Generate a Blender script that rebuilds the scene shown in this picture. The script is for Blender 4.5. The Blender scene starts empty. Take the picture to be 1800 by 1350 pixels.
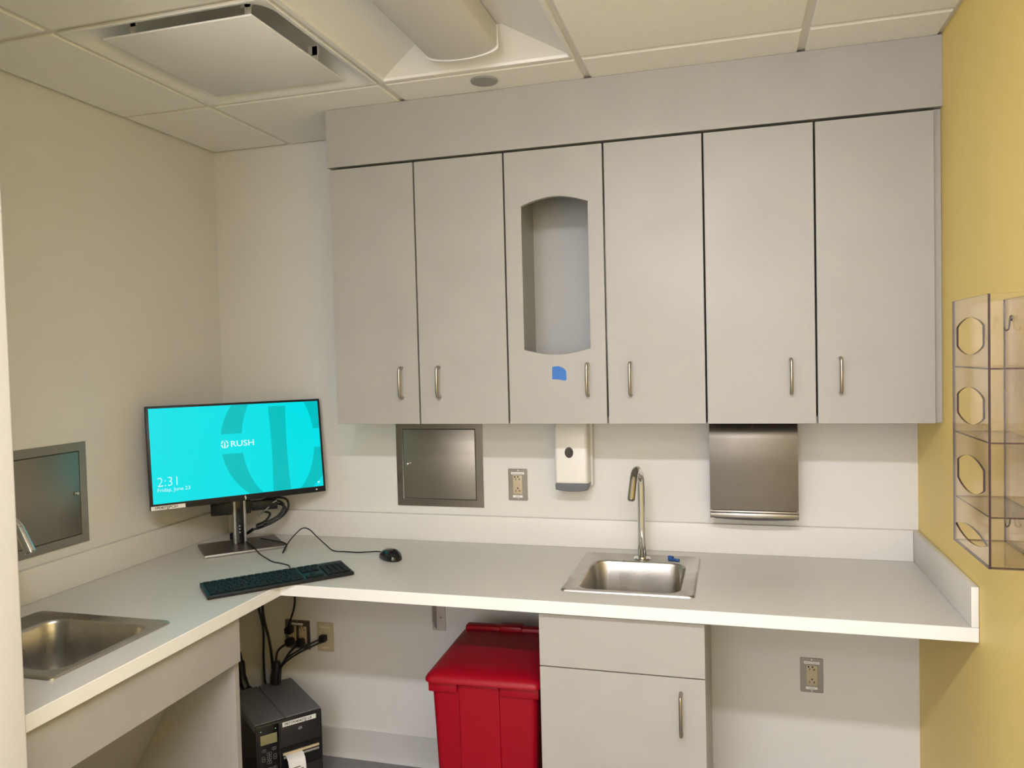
import bpy, bmesh, math, random
from mathutils import Vector, Matrix
random.seed(7)
C = bpy.context.scene.collection
PI = math.pi

# ------------------------------------------------------------------ camera
W, H = 2.5306, 2.3792
def cam_matrix(loc, yaw, pitch, roll):
    cy, sy = math.cos(yaw), math.sin(yaw); cp, sp = math.cos(pitch), math.sin(pitch)
    cr, sr = math.cos(roll), math.sin(roll)
    f = Vector((-sy*cp, cy*cp, sp)); r = Vector((cy, sy, 0)); u = r.cross(f)
    r2 = cr*r + sr*u; u2 = -sr*r + cr*u
    m = Matrix((r2, u2, -f)).transposed().to_4x4(); m.translation = Vector(loc)
    return m
cd = bpy.data.cameras.new('camera'); cam = bpy.data.objects.new('camera', cd); C.objects.link(cam)
cam.matrix_world = cam_matrix((1.9687, -2.6749, 1.5361), 0.276, -0.0338, -0.0251)
cd.sensor_width = 36; cd.lens = 1359.18/1800*36; cd.clip_start = .02
bpy.context.scene.camera = cam
# ------------------------------------------------------------------ light
sc = bpy.context.scene
sc.view_settings.view_transform = 'Standard'; sc.view_settings.look = 'None'
sc.view_settings.gamma = 1; sc.view_settings.use_curve_mapping = False
sc.view_settings.exposure = 0.0
wd = bpy.data.worlds.new('world'); sc.world = wd; wd.use_nodes = True
wd.node_tree.nodes['Background'].inputs[0].default_value = (1, .93, .84, 1)
wd.node_tree.nodes['Background'].inputs[1].default_value = .3
def area(name, loc, sx, sy, power, col=(1, .93, .82), rot=(0, 0, 0)):
    l = bpy.data.lights.new(name, 'AREA'); l.shape = 'RECTANGLE'; l.size = sx; l.size_y = sy
    l.energy = power; l.color = col
    o = bpy.data.objects.new(name, l); C.objects.link(o); o.location = loc; o.rotation_euler = rot
    return o
LIGHT_COL = (.985, .995, 1.09)
area('rear_lamp_light', (1.6, -3.95, H-.022), 1.1, .5, 30, LIGHT_COL)
area('rear_fill_light', (1.75, -5.17, 1.60), 1.25, 1.3, 38, LIGHT_COL, (PI/2, 0, 0))  # added fill from the rear, brightens tile edges and the lamp end

# ------------------------------------------------------------------ materials
def mat(name, col, rough=.5, metal=0., noise=0., nscale=8., bump=0., bscale=200., spec=.5,
        stretch=(1, 1, 1), coat=0., emit=None, es=0., rnoise=0.):
    m = bpy.data.materials.new(name); m.use_nodes = True; nt = m.node_tree
    b = nt.nodes['Principled BSDF']
    b.inputs['Base Color'].default_value = (*col, 1); b.inputs['Roughness'].default_value = rough
    b.inputs['Metallic'].default_value = metal; b.inputs['Specular IOR Level'].default_value = spec
    b.inputs['Coat Weight'].default_value = coat
    if emit: b.inputs['Emission Color'].default_value = (*emit, 1); b.inputs['Emission Strength'].default_value = es
    tc = nt.nodes.new('ShaderNodeTexCoord'); mp = nt.nodes.new('ShaderNodeMapping')
    mp.inputs['Scale'].default_value = stretch; nt.links.new(tc.outputs['Object'], mp.inputs[0])
    def nz(s, d=3):
        n = nt.nodes.new('ShaderNodeTexNoise'); n.inputs['Scale'].default_value = s; n.inputs['Detail'].default_value = d
        nt.links.new(mp.outputs[0], n.inputs['Vector']); return n
    if noise:
        n = nz(nscale); r = nt.nodes.new('ShaderNodeMapRange'); r.inputs[1].default_value = .3; r.inputs[2].default_value = .7
        r.inputs[3].default_value = 1-noise; r.inputs[4].default_value = 1+noise
        nt.links.new(n.outputs[0], r.inputs[0])
        v = nt.nodes.new('ShaderNodeVectorMath'); v.operation = 'SCALE'; v.inputs[0].default_value = col
        nt.links.new(r.outputs[0], v.inputs['Scale']); nt.links.new(v.outputs[0], b.inputs['Base Color'])
    if rnoise:
        n = nz(3.5, 5); r = nt.nodes.new('ShaderNodeMapRange'); r.inputs[1].default_value = .35; r.inputs[2].default_value = .65
        r.inputs[3].default_value = rough-rnoise; r.inputs[4].default_value = rough+rnoise
        nt.links.new(n.outputs[0], r.inputs[0]); nt.links.new(r.outputs[0], b.inputs['Roughness'])
    if bump:
        n = nz(bscale, 2); bp = nt.nodes.new('ShaderNodeBump'); bp.inputs['Strength'].default_value = bump
        bp.inputs['Distance'].default_value = .001
        nt.links.new(n.outputs[0], bp.inputs['Height']); nt.links.new(bp.outputs[0], b.inputs['Normal'])
    return m
M_wall = mat('wall_vinyl', (.67, .655, .615), .55, bump=.35, bscale=260, noise=.015, nscale=3)
M_yellow = mat('yellow_wall', (.84, .64, .205), .5, bump=.35, bscale=260, noise=.015, nscale=3)
M_tile = mat('ceiling_tile', (.90, .88, .84), .9, bump=.4, bscale=180, noise=.02, nscale=120)
M_grid = mat('ceiling_grid_paint', (.74, .71, .66), .45)
M_white = mat('white_metal_paint', (.84, .83, .81), .35)
M_dark = mat('dark_void', (.06, .055, .05), .8)
M_lens = mat('lamp_lens', (.66, .64, .61), .45)
M_lam = mat('grey_laminate', (.365, .352, .326), .40, noise=.03, nscale=7, rnoise=.05, bump=.06, bscale=90)
M_lamin = mat('cabinet_interior', (.50, .50, .475), .5, noise=.01)
M_gap = mat('gap_shade_and_kick', (.025, .022, .02), .8)  # near-black stands in for shade in the door gaps; toe kick shares it
M_top = mat('worktop_laminate', (.60, .58, .535), .36, noise=.07, nscale=420, bump=.05, bscale=300)
M_edge = mat('worktop_edge', (.78, .77, .73), .4, noise=.01)
M_splash = mat('splash_laminate', (.68, .66, .62), .42, noise=.03, nscale=300)
M_steel = mat('brushed_steel', (.33, .305, .265), .42, 1., noise=.03, nscale=5, rnoise=.03)
M_steel_h = mat('satin_steel', (.34, .315, .28), .31, 1., noise=.04, nscale=9, rnoise=.04)
M_sink = mat('sink_steel', (.52, .50, .47), .33, 1., noise=.08, nscale=18, rnoise=.10, bump=.15, bscale=60)
M_chrome = mat('chrome', (.72, .71, .69), .07, 1.)
M_nickel = mat('brushed_nickel', (.36, .33, .28), .28, 1.)
M_black = mat('black_plastic', (.010, .010, .011), .4, spec=.3)
M_bgloss = mat('black_gloss', (.008, .008, .009), .16)
M_grey = mat('grey_plastic', (.14, .15, .165), .45)
M_cream = mat('cream_plastic', (.76, .735, .67), .32)
M_ivory = mat('ivory_plastic', (.50, .42, .28), .4)
M_label = mat('white_label', (.82, .81, .78), .5)
M_ink = mat('ink', (.02, .02, .02), .6)
M_blue = mat('blue_tape', (.03, .15, .50), .6, noise=.05, nscale=60)
M_bluep = mat('blue_plastic', (.015, .07, .24), .35)
M_red = mat('red_plastic', (.26, .0005, .009), .42, spec=.25, bump=.12, bscale=500)
M_floor = mat('floor_vinyl', (.20, .195, .195), .45, noise=.15, nscale=30)
M_cove = mat('cove_base', (.54, .525, .50), .45)
M_prn = mat('printer_top', (.13, .13, .135), .45, bump=.2, bscale=700)
M_prnd = mat('printer_front', (.022, .021, .021), .35)
M_lcd = mat('lcd_panel', (.32, .31, .16), .3)
M_silver = mat('silver_plastic', (.40, .40, .40), .35, .6)
M_brass = mat('tan_bar', (.62, .50, .32), .4)
M_dimink = mat('printed_grey', (.30, .30, .32), .5)
M_cap = mat('keyboard_caps', (.008, .009, .010), .55, spec=.2)
M_trim = mat('trim_paint', (.55, .535, .51), .4)
M_screen = mat('screen_cyan', (.0, .01, .01), .3, spec=.12, emit=(0, .75, .80), es=1.0)
M_scrd = mat('screen_teal', (.0, .01, .01), .3, spec=.12, emit=(0, .52, .53), es=1.0)
M_scrw = mat('screen_white', (.02, .02, .02), .3, emit=(.75, .95, .95), es=1.0)
M_led = mat('green_led', (.1, .3, .1), .4, emit=(.3, .8, .25), es=.6)
M_emit = mat('lamp_diffuser', (.9, .9, .88), .4, emit=LIGHT_COL, es=135)

def acrylic(name, tint, fac):
    m = bpy.data.materials.new(name); m.use_nodes = True; nt = m.node_tree
    for n in list(nt.nodes): nt.nodes.remove(n)
    out = nt.nodes.new('ShaderNodeOutputMaterial'); t = nt.nodes.new('ShaderNodeBsdfTransparent')
    g = nt.nodes.new('ShaderNodeBsdfGlossy'); g.inputs['Roughness'].default_value = .06
    t.inputs[0].default_value = (*tint, 1); g.inputs[0].default_value = (.95, .93, .9, 1)
    lw = nt.nodes.new('ShaderNodeLayerWeight'); lw.inputs[0].default_value = .5
    fr = nt.nodes.new('ShaderNodeMath'); fr.operation = 'POWER'; fr.inputs[1].default_value = 5; nt.links.new(lw.outputs['Facing'], fr.inputs[0])
    mx = nt.nodes.new('ShaderNodeMixShader'); ma = nt.nodes.new('ShaderNodeMath'); ma.operation = 'MULTIPLY_ADD'
    ma.inputs[1].default_value = .92; ma.inputs[2].default_value = fac
    nt.links.new(fr.outputs[0], ma.inputs[0]); nt.links.new(ma.outputs[0], mx.inputs[0])
    nt.links.new(t.outputs[0], mx.inputs[1]); nt.links.new(g.outputs[0], mx.inputs[2]); nt.links.new(mx.outputs[0], out.inputs[0])
    return m
M_acr = acrylic('clear_acrylic', (.988, .975, .975), .03)
M_acre = mat('acrylic_edge', (.035, .015, .022), .25)

# ------------------------------------------------------------------ helpers
def add(dst, src, mtx=None):
    if mtx is not None: bmesh.ops.transform(src, matrix=mtx, verts=src.verts)
    me = bpy.data.meshes.new('t'); src.to_mesh(me); dst.from_mesh(me); bpy.data.meshes.remove(me); src.free()
def bx(dst, x0, x1, y0, y1, z0, z1, bev=0., seg=2, mi=0, mtx=None, taper=None):
    b = bmesh.new(); bmesh.ops.create_cube(b, size=1)
    for v in b.verts:
        tx = taper if (taper and v.co.z < 0) else 1
        v.co = Vector(((x0+x1)/2+v.co.x*(x1-x0)*tx, (y0+y1)/2+v.co.y*(y1-y0)*tx, (z0+z1)/2+v.co.z*(z1-z0)))
    if bev: bmesh.ops.bevel(b, geom=b.edges[:], offset=bev, segments=seg, profile=.5, affect='EDGES')
    for f in b.faces: f.material_index = mi
    add(dst, b, mtx)
def plate(dst, outer, holes, th, mtx=None, mi=0):
    """flat outline with holes, extruded along +z by th"""
    b = bmesh.new(); es = []
    for loop in [outer]+list(holes):
        vs = [b.verts.new((p[0], p[1], 0)) for p in loop]
        for i in range(len(vs)): es.append(b.edges.new((vs[i], vs[(i+1) % len(vs)])))
    bmesh.ops.triangle_fill(b, use_beauty=True, edges=es, normal=(0, 0, 1))
    bmesh.ops.join_triangles(b, faces=b.faces[:], angle_face_threshold=3.1, angle_shape_threshold=3.1)
    r = bmesh.ops.extrude_face_region(b, geom=b.faces[:])
    bmesh.ops.translate(b, vec=(0, 0, th), verts=[g for g in r['geom'] if isinstance(g, bmesh.types.BMVert)])
    bmesh.ops.recalc_face_normals(b, faces=b.faces[:])
    for f in b.faces: f.material_index = mi
    add(dst, b, mtx)
def spline(pts, n=8):
    P = [Vector(p) for p in pts]; P = [2*P[0]-P[1]]+P+[2*P[-1]-P[-2]]; out = []
    for i in range(1, len(P)-2):
        for k in range(n):
            t = k/n; a, b, c, d = P[i-1:i+3]
            out.append(.5*((2*b)+(c-a)*t+(2*a-5*b+4*c-d)*t*t+(3*b-a-3*c+d)*t**3))
    out.append(P[-2]); return out
def tube(dst, pts, r, seg=12, smooth=0, mi=0):
    P = spline(pts, smooth) if smooth else [Vector(p) for p in pts]
    R = r if isinstance(r, (list, tuple)) else [r]*len(P)
    if len(R) != len(P): R = [R[min(len(R)-1, int(i*(len(R)-1)/(len(P)-1)+.5))] for i in range(len(P))]
    b = bmesh.new(); rings = []; up = None
    for i, p in enumerate(P):
        t = (P[min(i+1, len(P)-1)]-P[max(i-1, 0)]).normalized()
        if up is None: up = t.orthogonal().normalized()
        up = (up-t*up.dot(t)).normalized(); s = t.cross(up)
        rings.append([b.verts.new(p+R[i]*(math.cos(a)*up+math.sin(a)*s)) for a in [2*PI*k/seg for k in range(seg)]])
    for i in range(len(rings)-1):
        for k in range(seg):
            f = b.faces.new((rings[i][k], rings[i][(k+1) % seg], rings[i+1][(k+1) % seg], rings[i+1][k])); f.smooth = True
    b.faces.new(rings[0][::-1]); b.faces.new(rings[-1])
    for f in b.faces: f.material_index = mi
    add(dst, b)
def lathe(dst, prof, seg=32, mtx=None, mi=0):
    b = bmesh.new(); rings = []
    for r, z in prof:
        rings.append([b.verts.new((r*math.cos(2*PI*k/seg), r*math.sin(2*PI*k/seg), z)) for k in range(seg)])
    for i in range(len(rings)-1):
        for k in range(seg):
            b.faces.new((rings[i][k], rings[i][(k+1) % seg], rings[i+1][(k+1) % seg], rings[i+1][k])).smooth = True
    b.faces.new(rings[0][::-1]); b.faces.new(rings[-1])
    bmesh.ops.recalc_face_normals(b, faces=b.faces[:])
    for f in b.faces: f.material_index = mi
    add(dst, b, mtx)
def loft(dst, loops, cap0=True, cap1=True, smooth=True, mtx=None, mi=0):
    b = bmesh.new(); L = [[b.verts.new(p) for p in l] for l in loops]; n = len(L[0])
    for i in range(len(L)-1):
        for k in range(n):
            b.faces.new((L[i][k], L[i][(k+1) % n], L[i+1][(k+1) % n], L[i+1][k])).smooth = smooth
    if cap0: b.faces.new(L[0][::-1])
    if cap1: b.faces.new(L[-1])
    bmesh.ops.recalc_face_normals(b, faces=b.faces[:])
    for f in b.faces: f.material_index = mi
    add(dst, b, mtx)
def rrect(w, h, r, n=6, cx=0, cy=0):
    pts = []
    for sx, sy, a0 in ((1, 1, 0), (-1, 1, PI/2), (-1, -1, PI), (1, -1, 1.5*PI)):
        for k in range(n+1):
            a = a0+PI/2*k/n
            pts.append((cx+sx*(w/2-r)+r*math.cos(a), cy+sy*(h/2-r)+r*math.sin(a)))
    return pts
def obj(name, bm, m, parent=None, bevel=0, loc=None, rot=None, sharp=35):
    me = bpy.data.meshes.new(name); bm.to_mesh(me); bm.free()
    for x in (m if isinstance(m, (list, tuple)) else [m]): me.materials.append(x)
    o = bpy.data.objects.new(name, me); C.objects.link(o)
    if parent: o.parent = parent
    if loc: o.location = loc
    if rot: o.rotation_euler = rot
    if bevel:
        md = o.modifiers.new('bevel', 'BEVEL'); md.width = bevel; md.segments = 2; md.limit_method = 'ANGLE'; md.angle_limit = .7
    try: me.set_sharp_from_angle(angle=math.radians(sharp))
    except Exception: pass
    return o
def tag(o, label, cat, group=None):
    o['label'] = label; o['category'] = cat
    if group: o['group'] = group
    return o
def thing(name, label, cat, loc=(0, 0, 0), rotz=0., group=None):
    o = bpy.data.objects.new(name, None); C.objects.link(o); o.location = loc; o.rotation_euler = (0, 0, rotz)
    o.empty_display_size = .05
    return tag(o, label, cat, group)
def struct(name, bm, m, parent=None, bevel=0):
    o = obj(name, bm, m, parent, bevel)
    if not parent: o['kind'] = 'structure'
    return o
def B(): return bmesh.new()
def box_obj(name, d, m, parent=None, bev=0., **k):
    b = B(); bx(b, *d, bev=bev); return obj(name, b, m, parent, **k)
def dup(root, loc, rotz, label=None, group=None):
    r = root.copy(); C.objects.link(r); r.location = loc; r.rotation_euler = (0, 0, rotz)
    if label: r['label'] = label
    if group: r['group'] = group
    for ch in list(root.children):
        c = ch.copy(); C.objects.link(c); c.parent = r
        for g in ch.children:
            d = g.copy(); C.objects.link(d); d.parent = c
    return r
# y-z-swapped frame: outline (x, z) drawn on a plane facing -y; thickness goes toward +y
XZ = Matrix(((1, 0, 0, 0), (0, 0, 1, 0), (0, 1, 0, 0), (0, 0, 0, 1)))
# outline (y, z) drawn on a plane facing -x; thickness goes toward +x
YZ = Matrix(((0, 0, 1, 0), (1, 0, 0, 0), (0, 1, 0, 0), (0, 0, 0, 1)))
def T(x, y, z): return Matrix.Translation((x, y, z))
def text_bm(s, size, sx=1., off=0.):
    cu = bpy.data.curves.new('t', 'FONT'); cu.body = s; cu.size = size; cu.extrude = 0; cu.resolution_u = 3; cu.offset = off
    o = bpy.data.objects.new('t', cu); C.objects.link(o); bpy.context.view_layer.update()
    me = bpy.data.meshes.new_from_object(o.evaluated_get(bpy.context.evaluated_depsgraph_get()))
    b = bmesh.new(); b.from_mesh(me); bpy.data.objects.remove(o); bpy.data.curves.remove(cu); bpy.data.meshes.remove(me)
    for v in b.verts: v.co.x *= sx
    return b

# ------------------------------------------------------------------ room shell
YR = -5.2
b = B(); bx(b, -.1, W+.1, YR-.1, .1, -.1, 0); struct('floor', b, M_floor)
b = B(); bx(b, -.1, W+.1, 0, .1, 0, H+.3); struct('wall_back', b, M_wall)
b = B(); bx(b, -.1, 0, -1.6, 0, 0, H+.3); struct('wall_left', b, M_wall)
b = B(); bx(b, W, W+.1, YR, 0, 0, H+.3); struct('wall_right', b, M_yellow)
b = B(); bx(b, -.1, W+.1, YR-.1, YR, 0, H+.3); struct('wall_rear', b, M_wall)
b = B(); bx(b, -.1, .700, YR, -1.607, 0, H+.3); struct('wall_partition', b, M_wall)
b = B(); bx(b, .694, .7445, -1.76, -1.6, 0, H-.002, bev=.006, seg=3); struct('trim_1', b, M_trim)
b = B(); bx(b, 1.08, 2.42, YR-.003, YR+.02, .90, 2.30, bev=.004); struct('rear_fill_panel', b, M_white)  # panel added behind the camera to go with the rear fill light
# cove base at the back and right
b = B()
plate(b, [(0, 0), (.0, .1085), (-.006, .1075), (-.009, .022), (-.013, .008), (-.02, 0)], [], W-.02,
      Matrix(((0, 0, 1, .01), (1, 0, 0, 0), (0, 1, 0, 0), (0, 0, 0, 1))))
struct('baseboard_back', b, M_cove)
b = B(); bx(b, W-.009, W, YR, -.01, 0, .108, bev=.003); struct('baseboard_right', b, M_cove)
b = B(); bx(b, 0, .009, -.78, -.02, 0, .108, bev=.003); struct('baseboard_left', b, M_cove)

# ceiling: lay-in tiles on a slightly recessed T-bar grid
GX = [.3441+.6096*i for i in range(-1, 5)]; GY = [-.480-.6096*j for j in range(-1, 9)]
xs = [0]+[g for g in GX if 0 < g < W]+[W]; ys = [0]+[g for g in GY if YR < g < 0]+[YR]
A_X = (.3441, .3441+.6096, .3441+1.2192)
def is_diff(x0, y0): return abs(x0-A_X[0]) < .01 and abs(y0+.480) < .01
def is_lamp(x0, y0): return abs(x0-A_X[1]) < .01 and (abs(y0+.480) < .01 or abs(y0+.480+.6096) < .01)
tiles = B()
bx(tiles, -.1, W+.1, YR, .1, H+.22, H+.26)
for i in range(len(xs)-1):
    for j in range(len(ys)-1):
        x0, x1, y1, y0 = xs[i], xs[i+1], ys[j], ys[j+1]
        if is_diff(x0, y1) or is_lamp(x0, y1): continue
        g = .0105; a = x0+(g if x0 > 0 else .012); c = x1-(g if x1 < W else .010)
        e = y0+g; d = y1-(g if y1 < 0 else .012)
        t = bmesh.new(); t2 = .003
        lo = [(a+t2, e+t2, H), (c-t2, e+t2, H), (c-t2, d-t2, H), (a+t2, d-t2, H)]
        lm = [(a, e, H+.003), (c, e, H+.003), (c, d, H+.003), (a, d, H+.003)]
        hi = [(a, e, H+.02), (c, e, H+.02), (c, d, H+.02), (a, d, H+.02)]
        t.free(); loft(tiles, [lo, lm, hi], smooth=False)
struct('ceiling', tiles, M_tile)
grid = B()
for x in xs[1:-1]: bx(grid, x-.0118, x+.0118, YR, 0, H+.0065, H+.010)
for y in ys[1:-1]: bx(grid, 0, W, y-.0118, y+.0118, H+.0066, H+.0101)
bx(grid, 0, .022, YR, 0, H+.0064, H+.0099); bx(grid, W-.022, W, YR, 0, H+.0064, H+.0099); bx(grid, 0, W, -.022, 0, H+.0063, H+.0098)
struct('trim_2', grid, M_grid)
# soffit above the wall cabinets
b = B(); bx(b, .675, W, -.3205, -.0, 2.187, H-.0005); struct('trim_3', b, M_lam, bevel=.001)

# ------------------------------------------------------------------ supply air diffuser
cx, cy = .3441+.3048, -.480-.3048
d = thing('ceiling_diffuser', 'square white air diffuser with a flat face plate in the ceiling', 'air vent', (cx, cy, H))
b = B()
def sq(w, h, r, z, n=8): return [(x, y, z) for x, y in rrect(w, h, r, n)]
loft(b, [sq(.596, .596, .002, .006), sq(.596, .596, .002, .001), sq(.590, .590, .002, -.001), sq(.575, .575, .03, .0005), sq(.560, .560, .05, .003),
         sq(.540, .540, .075, .012), sq(.515, .515, .10, .035), sq(.45, .45, .12, .075), sq(.30, .30, .12, .125)], cap0=False, cap1=True, smooth=True)
obj('frame', b, M_white, d)
b = B(); bx(b, -.213, .222, -.236, .222, -.004, .0015, bev=.0015); obj('face_plate', b, M_white, d)
for x, y in ((-.15, -.20), (.19, -.20), (.19, .12), (-.15, .12)):
    b = B(); bx(b, x-.008, x+.008, y-.002, y+.002, .001, .06); bx(b, x-.02, x+.012, y-.002, y+.002, .035, .062)
    tube(b, [(x, y-.003, .012), (x, y-.003, .022)], .002, 8)
    obj('mounting_bracket', b, M_white, d)

# ------------------------------------------------------------------ recessed lamp overhead (unlit)
lx0, lx1 = A_X[1]+.006, A_X[2]-.006; ly1 = -.480-.006; ly0 = ly1-1.2072
lw = lx1-lx0; ll = ly1-ly0
d = thing('recessed_lamp', 'unlit recessed ceiling lamp with a curved centre basket beside the air diffuser', 'ceiling lamp', ((lx0+lx1)/2, (ly0+ly1)/2, H))
b = B()
def rc(x0, x1, y0, y1, z): return [(x0, y0, z), (x1, y0, z), (x1, y1, z), (x0, y1, z)]
loft(b, [rc(-lw/2, lw/2, -ll/2, ll/2, .012), rc(-lw/2, lw/2, -ll/2, ll/2, 0), rc(-lw/2+.014, lw/2-.014, -ll/2+.014, ll/2-.014, 0),
         rc(-lw/2+.016, lw/2-.016, -ll/2+.016, ll/2-.016, .008),
         rc(-.118, .118, -ll/2+.105, ll/2-.105, .078)], cap0=False, cap1=True, smooth=False)
obj('reflector', b, M_white, d)
b = B(); L = []
prof = [(.104, .076)] + [(.104*math.cos(a), .020-.026*math.sin(a)) for a in [PI*k/16 for k in range(17)]] + [(-.104, .076)]
loft(b, [[(x, ye, z) for x, z in prof] for ye in (-ll/2+.118, ll/2-.118)], smooth=True)
obj('basket_lens', b, M_lens, d, sharp=50)
b = B()
pr2 = [(.108, .076), (.108, .014)] + [(.108*math.cos(a), .014-.0225*math.sin(a)) for a in [PI*k/16 for k in range(1, 16)]] + [(-.108, .014), (-.108, .076)]
for s in (-1, 1):
    b = B(); loft(b, [[(x, s*(ll/2-.116), z) for x, z in pr2], [(x, s*(ll/2-.110), z) for x, z in pr2]], smooth=False)
    obj('end_cap', b, M_white, d)

# round cover plate in the tile over the cabinets
b = B(); lathe(b, [(.036, .001), (.041, 0), (.042, -.002), (.040, -.005), (.002, -.006)], 40)
tag(obj('sprinkler_cover', b, M_grey_c := mat('grey_cover', (.30, .30, .30), .4), loc=(1.262, -.405, H)),
    'small round grey cover plate in the ceiling tile above the cabinets', 'ceiling cover')

# lamps behind the camera
d = thing('linear_lamp', 'slim lit linear ceiling lamp behind the viewpoint', 'ceiling lamp', (1.85, -2.50, H))
b = B(); bx(b, -.58, .58, -.05, .05, -.012, 0, bev=.002); obj('housing', b, M_white, d)
b = B(); pl = [(.055*math.cos(a), -.0125-.016*math.sin(a)) for a in [PI*k/14 for k in range(15)]]
loft(b, [[(x, y, z) for y, z in pl] for x in (-.56, .56)]); obj('lamp_lens', b, M_emit, d)
d = thing('panel_lamp', 'wide lit ceiling panel lamp towards the rear of the room', 'ceiling lamp', (1.6, -3.95, H-.0005))
b = B(); bx(b, -.58, .58, -.28, .28, -.012, 0, bev=.002); obj('housing', b, M_white, d)

# ------------------------------------------------------------------ wall cabinets
XA, XD = .6817, 2.5115; ZB, ZT = 1.3267, 2.1812; YD = -.3197
D1, D2, D3, D4, D5 = .9859, 1.2899, 1.6050, 1.8988, 2.2045
def handle(parent, x, z0, z1, y, name='handle'):
    b = B(); r = .0045; o = .030
    tube(b, [(x, y+.001, z0+.006), (x, y-o+.012, z0+.006), (x, y-o+.003, z0+.010), (x, y-o, z0+.020),
             (x, y-o, z1-.020), (x, y-o+.003, z1-.010), (x, y-o+.012, z1-.006), (x, y+.001, z1-.006)], r, 12)
    return obj(name, b, M_nickel, parent)
def arch_hole():
    # arched opening of the glove-box door
    x0, x1 = 1.3446, 1.5558; zl, zr = 2.0115, 2.0115; pts = []
    for k in range(17):
        t = k/16; pts.append((x1+(x0-x1)*t, 2.0095+.0225*math.sin(PI*t)))
    for k in range(17):
        t = k/16; pts.append((x0+(x1-x0)*t, 1.560-.0175*math.sin(PI*t)))
    return pts
def cabinet(label, x0, xm, x1, hx, hole=False, filler=False):
    t = thing('wall_cabinet', label, 'cabinet', ((x0+x1)/2, 0, ZB)); ox, oz = (x0+x1)/2, ZB
    def P(name, m, *boxes, **k):
        b = B()
        for q in boxes: bx(b, q[0]-ox, q[1]-ox, q[2], q[3], q[4]-oz, q[5]-oz, mi=(q[6] if len(q) > 6 else 0))
        return obj(name, b, m, t, **k)
    yb = -.292
    P('side_panel', M_lamin, (x0+.0005, x0+.018, yb, -.001, ZB+.001, ZT))
    P('side_panel', M_lamin, (x1-.018, x1-.0005, yb, -.001, ZB+.001, ZT))
    P('back_panel', M_lamin, (x0+.018, x1-.018, -.018, -.001, ZB+.019, ZT-.018))
    P('bottom_panel', M_lam, (x0+.018, x1-.018, yb, -.001, ZB+.001, ZB+.019))
    P('top_panel', M_lamin, (x0+.018, x1-.018, yb, -.001, ZT-.018, ZT))
    P('gap_shade_strip', M_gap, (x0+.0005, x0+.018, yb-.006, yb-.0005, ZB+.002, ZT), (x1-.018, x1-.0005, yb-.006, yb-.0005, ZB+.002, ZT),  # dark strips added behind the door gaps to paint in their shade
      (x0+.018, x1-.018, yb-.006, yb-.0005, ZT-.018, ZT))
    if filler: P('filler_strip', M_lam, (x1+.0005, W-.001, -.301, -.01, ZB+.001, ZT+.004))
    for a, c, h, cut in ((x0, xm, hx[0], hole), (xm, x1, hx[1], False)):
        b = B(); g = .0027
        out = [(a+g, ZB), (c-g, ZB), (c-g, ZT-.002), (a+g, ZT-.002)]
        plate(b, out, [arch_hole()] if cut else [], .0185, T(-ox, YD, -oz) @ XZ)
        dr = obj('door', b, M_lam, t, bevel=.0008)
        if cut: dr['label'] = 'laminate door with a tall arched opening'
        handle(dr, h-ox, 1.4085-oz, 1.5185-oz, YD)
    return t
cabinet('grey laminate wall cabinet with two plain doors, leftmost, nearest the monitor', XA, D1, D2, (.9268, 1.0578))
cabinet('grey laminate wall cabinet whose left door has an arched opening and blue tape', D2, D3, D4, (1.5460, 1.6765), hole=True)
cabinet('grey laminate wall cabinet with two plain doors, rightmost, beside the yellow wall', D4, D5, XD, (2.1348, 2.2665), filler=True)
# blue tape
b = B()
plate(b, [(0, 0), (.012, .0005), (.033, -.0025), (.0405, -.0045), (.0455, -.001), (.045, .024), (.041, .031), (.033, .037), (.020, .0415), (.001, .0395), (.0005, .02)], [], .0004, XZ)
tag(obj('tape_piece', b, M_blue, loc=(1.4325, YD-.0006, 1.4655)), 'torn piece of blue painter tape stuck below the arched cabinet opening', 'tape')

# ------------------------------------------------------------------ worktop (L shape) with two cut-outs
HC, TC, DD, DL = .864, .0355, .6223, .6373
YE = -1.598
S1 = (1.6762, -.3105); S2 = (.3325, -1.178)      # centres of the sinks
wt = thing('worktop', 'pale laminate L-shaped worktop with upstands running along both walls', 'worktop', (0, 0, HC-TC))
b = B()
h1 = rrect(.345, .40, .05, 6, *S1); h2 = rrect(.40, .345, .05, 6, *S2)
plate(b, [(.001, -.001), (W-.001, -.001), (W-.001, -DD), (DL, -DD), (DL, YE), (.001, YE)], [h1, h2], TC)
me_top = obj('work_surface', b, [M_top, M_edge], wt, bevel=.0012)
for f in me_top.data.polygons:
    if abs(f.normal.z) < .5: f.material_index = 1
HS, TS = .0985, .0175
b = B(); bx(b, .001, W-TS-.0005, -TS, -.001, TC+.0003, TC+HS, bev=.0012); obj('upstand', b, M_splash, wt)
b = B(); bx(b, .001, TS, YE, -TS-.0005, TC+.0003, TC+HS, bev=.0012); obj('upstand', b, M_splash, wt)
b = B(); bx(b, W-TS, W-.001, -DD+.0005, -.001, TC+.0003, TC+HS, bev=.0012)
me = obj('upstand', b, [M_splash, M_edge], wt)
for f in me.data.polygons:
    if f.normal.y < -.7: f.material_index = 1

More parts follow.
